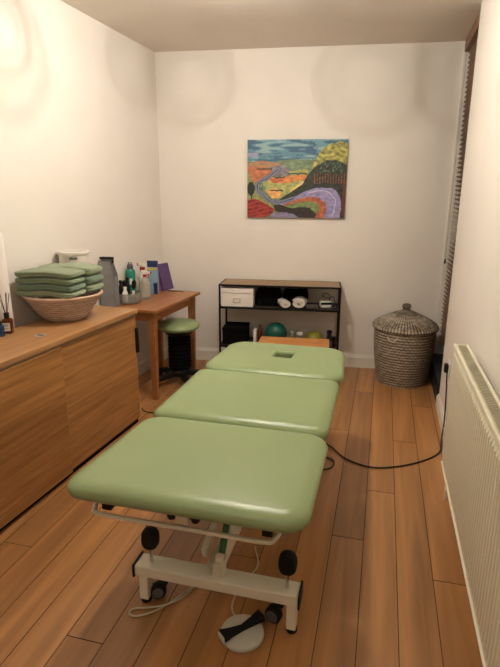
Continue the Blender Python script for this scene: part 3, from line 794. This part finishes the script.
        # hedges
        for hx0, hx1, hy_ in ((105, 165, 150), (175, 215, 182), (160, 210, 232), (225, 300, 168)):
            if hx0 < x < hx1 and abs(y-hy_-3*ns(x, 0, .1, 3)) < 2.6+2*ns(x, y, .35, 9): c = [46, 50, 40]
        # dark tree on the left, furrows in the red field
        if abs(x-84) < 15*(1-((y-225)/34)**2) + 2*ns(x, y, .3, 2) and 200 < y < 254: c = [34, 38, 32]
        if abs(x-85) < 2 and 250 < y < 272: c = [34, 30, 26]
        if inside(xx, yy, SH[18][0]) and math.sin((xx-60)*.10+(yy-345)*.42) > .86: c = [186, 80, 58]
        return c
    NX, NY = 190, 144
    bm = bmesh.new(); cl = bm.loops.layers.float_color.new('paint')
    V = [[bm.verts.new((-w/2+w*i/NX, -.0125, h/2-h*j/NY)) for i in range(NX+1)] for j in range(NY+1)]
    for j in range(NY):
        for i in range(NX):
            f = bm.faces.new((V[j+1][i], V[j+1][i+1], V[j][i+1], V[j][i]))
            c = colour(70+376*(i+.5)/NX, 40+298*(j+.5)/NY)
            col = tuple(lin(max(0, min(255, q))) for q in c)+(1,)
            for l in f.loops: l[cl] = col
    me = bpy.data.meshes.new('painted_scene'); bm.to_mesh(me); bm.free()
    mt, N, L, B = new_mat('paint'); a = N.new('ShaderNodeAttribute'); a.attribute_name = 'paint'; L.new(a.outputs['Color'], B.inputs['Base Color']); B.inputs['Roughness'].default_value = .5
    me.materials.append(mt); o = bpy.data.objects.new('painted_scene', me); COL.objects.link(o); o.parent = t
painting()

# ------------------------------------------------------------ on the cabinet
def bowl_basket():
    loc = (-1.900, 2.735, CT); t = thing('wicker_bowl', 'wide pinkish wicker bowl basket on the oak cabinet holding green towels', 'basket', loc)
    prof = [(.11, 0), (.118, .004)]; K = 30
    for i in range(K+1):
        f = i/K; prof.append((.124+.108*f**.85+.0022*math.cos(i*PI), .006+.150*f))
    prof += [(.218, .156), (.205, .135), (.112, .016)]
    m = MB(); m.lathe(prof, 80); m.build('body', M_BOWL, t, ang=180)
    m = MB(); m.tube([(.230*math.cos(a), .230*math.sin(a), .158) for a in [2*PI*k/72 for k in range(72)]], .009, 10, closed=True); m.build('rim', M_RIM, t)
    return loc
BL = bowl_basket()
def towel(name, label, x, y, z, L, W, h, rz, mt, seed, sag=0.0):
    """folded towel: three cloth layers wrapped round one rounded fold at +x end, slightly uneven"""
    m = MB(); rings = []; n = 26
    for k in range(n+1):
        u = -1+2*k/n
        hh = h*(1-.10*abs(u)**6); wv = W*(1-.04*u*u)
        ring = []
        for px, py in rrect(wv/2, hh/2, hh*.48, 5):
            q = noise.noise(Vector((u*2.3+seed, px*9, py*14+seed)))
            zz = py+h*.10*q-sag*(u*u)+h*.10*math.sin(4*u+1)
            # crease between the layers on the long sides
            crease = .006*math.exp(-((py)/(h*.10))**2)
            s = 1 if px > 0 else -1
            ring.append((u*L/2*(1+.02*q), px*(1+.05*noise.noise(Vector((u*1.7, seed, 4))))-s*crease, zz))
        e = (1-abs(u)**10)
        if k in (0, n): ring = [(a*1.012, b*.86, c*.66) for a, b, c in ring]
        rings.append(ring)
    m.rings(rings); o = m.build(name, M_TOWEL[mt], loc=(x, y, z+h/2), rz=rz, ang=70)
    return tag(o, label, 'towel', 'folded green towels in the wicker bowl')
A_T = math.radians(72)
bz = CT+.1685
where = ('at the bottom', 'second from the bottom', 'third from the bottom', 'on the top')
for i in range(4):
    towel('folded_towel', 'folded green towel %s of the left pile in the wicker bowl' % where[i], BL[0]-.012+.004*(i % 2), BL[1]-.100, bz+i*.0385, .36, .192, .0355, .05+.02*(i % 2), (0, 1, 3, 2)[i], i*3.1, sag=.004)
w3 = ('bottommost', 'middle', 'topmost')
for i in range(3):
    towel('folded_towel', '%s plump folded green towel of the right pile in the wicker bowl' % w3[i], BL[0]-.004+.006*(i % 2), BL[1]+.100, bz+i*.0535, .36, .192, .0495, .02-.02*(i % 2), (0, 1, 0)[i], 20+i*2.7, sag=.003)

def bucket():
    t = thing('white_bucket', 'white round tub behind the green towels on the oak cabinet', 'tub', (-2.012, 3.045, CT))
    m = MB(); m.lathe([(.070, 0), (.074, .006), (.097, .365), (.104, .368), (.106, .382), (.100, .388), (.096, .386), (.093, .36), (.070, .012)], 44); m.build('body', M_WHITE, t)
    # dark print below the rim, facing the room
    m = MB()
    for k, (a, w_, h_) in enumerate(((-.62, .014, .012), (-.50, .010, .016), (-.40, .012, .010), (-.28, .010, .015), (-.18, .008, .010))):
        m.box(-.0008, .0008, -w_/2, w_/2, 0, h_, T(.0968*math.cos(a-.6), .0975*math.sin(a-.6), .338) @ RZ(a-.6))
    m.build('print', M_LABEL, t, smooth=False)
bucket()
def roll():
    t = thing('couch_roll', 'tall white paper couch roll upright at the near end of cabinet', 'paper roll', (-2.080, 2.385, CT))
    m = MB(); m.lathe([(.020, 0), (.064, 0), (.066, .004), (.063, .54), (.060, .545), (.020, .545)], 44, closed=True); m.build('paper', M_PAPER, t)
    m = MB(); m.lathe([(.016, .0), (.0195, .0), (.0195, .548), (.016, .548)], 24, closed=True); m.build('core', mat('card_core', (150, 124, 96), .8), t)
roll()
def diffuser():
    t = thing('reed_diffuser', 'amber glass reed diffuser with dark sticks in front of paper roll', 'diffuser', (-1.995, 2.335, CT), .4)
    m = MB(); m.rings([[(x*k, y*k, z) for x, y in rrect(.026, .026, .010, 5)] for z, k in ((0, .92), (.004, 1), (.072, 1), (.080, .8), (.084, .45), (.092, .42))]); m.build('bottle', M_AMBER, t)
    m = MB(); m.cyl(.0145, .086, .116, 20, ch=.002); m.build('collar', M_BLACK, t)
    m = MB(); m.box(-.020, .020, -.0268, -.0262, .016, .062); l = m.build('label', M_CARD, t, smooth=False)
    m = MB()
    for z, w in ((.05, .026), (.043, .018), (.028, .022)): m.box(-w/2, w/2, -.0272, -.0268, z, z+.003)
    m.build('print', M_LABEL, l, smooth=False)
    for k, (dx, dy) in enumerate(((-.035, .01), (-.018, -.012), (.004, .014), (.028, -.006), (.012, .0))):
        m = MB(); m.tube([(dx*.1, dy*.1, .10), (dx, dy, .225)], .0017, 6); m.build('reed', M_REED, t)
diffuser()
bottle('blue_bottle', 'small dark blue bottle at the left edge beside the amber diffuser', (-1.985, 2.262, CT), .022, .085, M_BLUEG, M_BLACK, neck=.45)

# ------------------------------------------------------------ on the desk
def magfile():
    t = thing('magazine_file', 'grey magazine file with a black clipboard standing on the desk', 'magazine file', (-2.025, 3.505, DT), math.radians(6))
    m = MB(); sil = [(-.060, 0), (.060, 0), (.060, .235), (.028, .345), (-.060, .345)]
    hw = .040
    for yy in (-hw+.003, hw): m.prism(sil, 0, .003, T(0, yy, 0) @ RX(PI/2))
    m.box(-.060, .060, -hw, hw, 0, .003); m.box(-.060, -.057, -hw, hw, 0, .345); m.box(.057, .060, -hw, hw, 0, .235)
    m.build('holder', M_FILE, t, smooth=False)
    m = MB(); m.box(-.050, .040, -.010, .002, .006, .368); cb = m.build('clipboard', M_FILE, t, smooth=False)
    m = MB(); m.box(-.056, .052, -.020, .006, .366, .382); m.box(.040, .052, -.020, .0, .335, .372); m.build('clip', M_BLACK, cb, bevel=.003)
magfile()
def tray():
    t = thing('round_tray', 'clear round tub of black brushes and small bottles on the desk', 'tub', (-1.955, 3.665, DT))
    m = MB(); m.lathe([(.075, 0), (.098, .006), (.108, .05), (.105, .085), (.100, .085), (.103, .05), (.093, .010), (.01, .006)], 40, cap1=True); m.build('tub', M_TRAY, t)
tray()
k = 0
for (dx, dy, r, h, mb, mc, lab) in ((-.055, -.01, .020, .17, M_BLACK, M_BLACK, 'black pump bottle at the left side of the clear tub'),
                                  (-.015, .03, .020, .19, M_BLACK, M_BLACK, 'tallest black bottle at the back of the clear tub'),
                                  (.0, -.045, .022, .125, M_WHITE, M_WHITE, 'white bottle at the front of the clear tub'),
                                  (.055, -.01, .018, .09, M_GREY, M_WHITE, 'small grey bottle at the right side of the clear tub')):
    bottle('small_bottle', lab, (-1.955+dx, 3.665+dy, DT+.010), r, h, mb, mc, neck=.5, group='bottles in the clear tub')
for (dx, dy, ln, tx, ty, lab) in ((.03, .02, .17, .10, .1, 'black brush leaning right in the clear tub'), (-.035, .045, .16, -.15, .1, 'black brush leaning left in the clear tub')):
    t = thing('hair_brush', lab, 'brush', (-1.955+dx, 3.665+dy, DT+.011)); t.rotation_euler = (ty*-.5, tx, 0)
    m = MB(); m.cyl(.006, 0, ln*.6, 12); m.build('handle', M_BLACK, t)
    m = MB(); m.lathe([(.006, ln*.58), (.017, ln*.65), (.019, ln*.9), (.008, ln)], 16); m.build('bristles', M_RUBBER, t)
def teal_bottle():
    t = thing('teal_bottle', 'teal drinks bottle with grey lid against the left wall on desk', 'bottle', (-2.02, 3.85, DT))
    m = MB(); m.lathe([(.036, 0), (.040, .006), (.040, .215), (.036, .235), (.026, .245)], 30); m.build('body', M_TEAL, t)
    m = MB(); m.lathe([(.024, .242), (.026, .25), (.026, .275), (.018, .285)], 22); m.build('lid', M_GREY, t)
    m = MB(); m.tube([(-.02, 0, .27), (-.012, 0, .295), (.012, 0, .295), (.02, 0, .27)], .005, 8); m.build('carry_loop', M_GREY, t)
    m = MB(); m.box(.0398, .0406, -.012, .010, .12, .17, RZ(-1.0)); m.build('print', M_WHITE, t, smooth=False)
teal_bottle()
def spray(label, x, y, h, rz, body, tm):
    t = thing('spray_bottle', label, 'spray bottle', (x, y, DT), rz, 'spray bottles on the desk')
    m = MB(); m.lathe([(.037, 0), (.041, .005), (.041, h*.52), (.037, h*.62), (.018, h*.78), (.014, h*.80)], 30); m.build('body', body, t)
    m = MB(); m.lathe([(.016, h*.79), (.017, h*.86), (.012, h*.88)], 18); m.build('collar', tm, t)
    m = MB(); m.box(-.030, .026, -.011, .011, h*.88, h*.99); m.box(.024, .050, -.008, .008, h*.91, h*.975); hd = m.build('spray_head', M_WHITE, t, bevel=.004)
    m = MB(); m.box(.048, .060, -.009, .009, h*.905, h*.98); m.build('nozzle', tm, hd, bevel=.002)
    m = MB(); m.tube([(.022, 0, h*.90), (.030, 0, h*.84), (.026, 0, h*.76)], .0055, 8); m.build('trigger', tm, hd)
spray('clear spray bottle with red collar standing in front on the desk', -1.885, 3.84, .235, .1, M_CLEAR, M_RED)
spray('taller spray bottle with red nozzle behind the clear one', -1.955, 3.955, .285, 2.9, M_WHITE, M_RED)
def packet():
    t = thing('wipes_pack', 'light blue pack with navy top beside the red nozzled bottles', 'packet', (-1.925, 4.08, DT), .1)
    m = MB(); m.rings([[(x*a, y*b, z) for x, y in rrect(.045, .026, .012, 4)] for z, a, b in ((0, .9, .9), (.01, 1, 1), (.20, 1, .95), (.245, 1, .5))]); p = m.build('pack', M_LBLUE, t)
    m = MB(); m.rings([[(x*a, y*b, z) for x, y in rrect(.046, .026, .012, 4)] for z, a, b in ((.236, 1, .62), (.27, 1.04, .45), (.29, 1.06, .12))]); m.build('folded_top', M_NAVY, t)
    m = MB(); m.box(-.044, .044, -.0275, -.024, .212, .232); m.build('yellow_band', M_YEL, t)
    m = MB(); m.box(.012, .0455, -.0285, -.022, .004, .10); m.build('blue_panel', M_NAVY, t)
packet()
def folder(name, label, x, y, w, d, h, lean, rz, mt):
    t = MB(); t.box(-w/2, w/2, 0, d, 0, h); o = t.build(name, mt, loc=(x, y, DT+.001), rot=(0, lean, rz), smooth=False, bevel=.002); tag(o, label, 'folder'); return o
folder('folder', 'lilac folder leaning on the left wall behind the blue pack', -1.945, 4.18, .010, .17, .225, -.17, -.35, M_LILAC)
folder('folder', 'dark purple folder leaning on the wall at the desk corner', -1.895, 4.22, .012, .15, .245, -.26, -.25, M_PURP)
m = MB(); m.tube(catmull([(-1.86, 4.24, DT+.0035), (-1.80, 4.225, DT+.0035), (-1.76, 4.24, DT+.0035), (-1.72, 4.23, DT+.0035), (-1.70, 4.21, DT+.0035)], 6), .003, 8)
tag(m.build('thin_cable', M_CABLE), 'short thin black cable lying at the back of the desk', 'cable')
# floor cable behind the cabinet
m = MB(); m.tube(catmull([(-1.70, 3.30, .005), (-1.66, 3.26, .005), (-1.60, 3.24, .005), (-1.54, 3.27, .005), (-1.45, 3.36, .005)], 8), .004, 8)
tag(m.build('floor_cable', M_CABLE), 'thin dark cable on the floor between cabinet and desk leg', 'cable')

# ------------------------------------------------------------ lights
def point(loc, e, r, col):
    l = bpy.data.lights.new('lamp_light', 'POINT'); l.energy = e; l.shadow_soft_size = r; l.color = col
    o = bpy.data.objects.new('lamp_light', l); o.location = loc; COL.objects.link(o); return o
WARM = (1.0, .935, .85)
for bx, by, bz_ in BULBS:
    point((LAMP[0]+bx, LAMP[1]+by, H+bz_-.012), 21, .009, WARM)
point((-.70, .10, H-.16), 11, .09, WARM)  # fill light of the added globe lamp behind the camera
w = bpy.data.worlds.new('world'); SC.world = w; w.use_nodes = True
w.node_tree.nodes['Background'].inputs[0].default_value = (.02, .03, .05, 1); w.node_tree.nodes['Background'].inputs[1].default_value = .3

# ------------------------------------------------------------ camera
cam = bpy.data.cameras.new('camera'); co = bpy.data.objects.new('camera', cam); COL.objects.link(co); SC.camera = co
P, Yw, Rl = math.radians(15), math.radians(14.4), math.radians(0.3)
F = Vector((-math.sin(Yw)*math.cos(P), math.cos(Yw)*math.cos(P), -math.sin(P))); R0 = Vector((math.cos(Yw), math.sin(Yw), 0)); U0 = R0.cross(F)
R = R0*math.cos(Rl)+U0*math.sin(Rl); U = -R0*math.sin(Rl)+U0*math.cos(Rl)
co.matrix_world = Matrix(((R.x, U.x, -F.x, 0), (R.y, U.y, -F.y, 0), (R.z, U.z, -F.z, 1.57), (0, 0, 0, 1)))
cam.sensor_fit = 'HORIZONTAL'; cam.sensor_width = 36; cam.lens = 36*510/500; cam.clip_start = .02
vs = SC.view_settings; SC.display_settings.display_device = 'sRGB'
vs.view_transform = 'Standard'; vs.look = 'None'; vs.gamma = 1; vs.use_curve_mapping = False; vs.exposure = 0.68
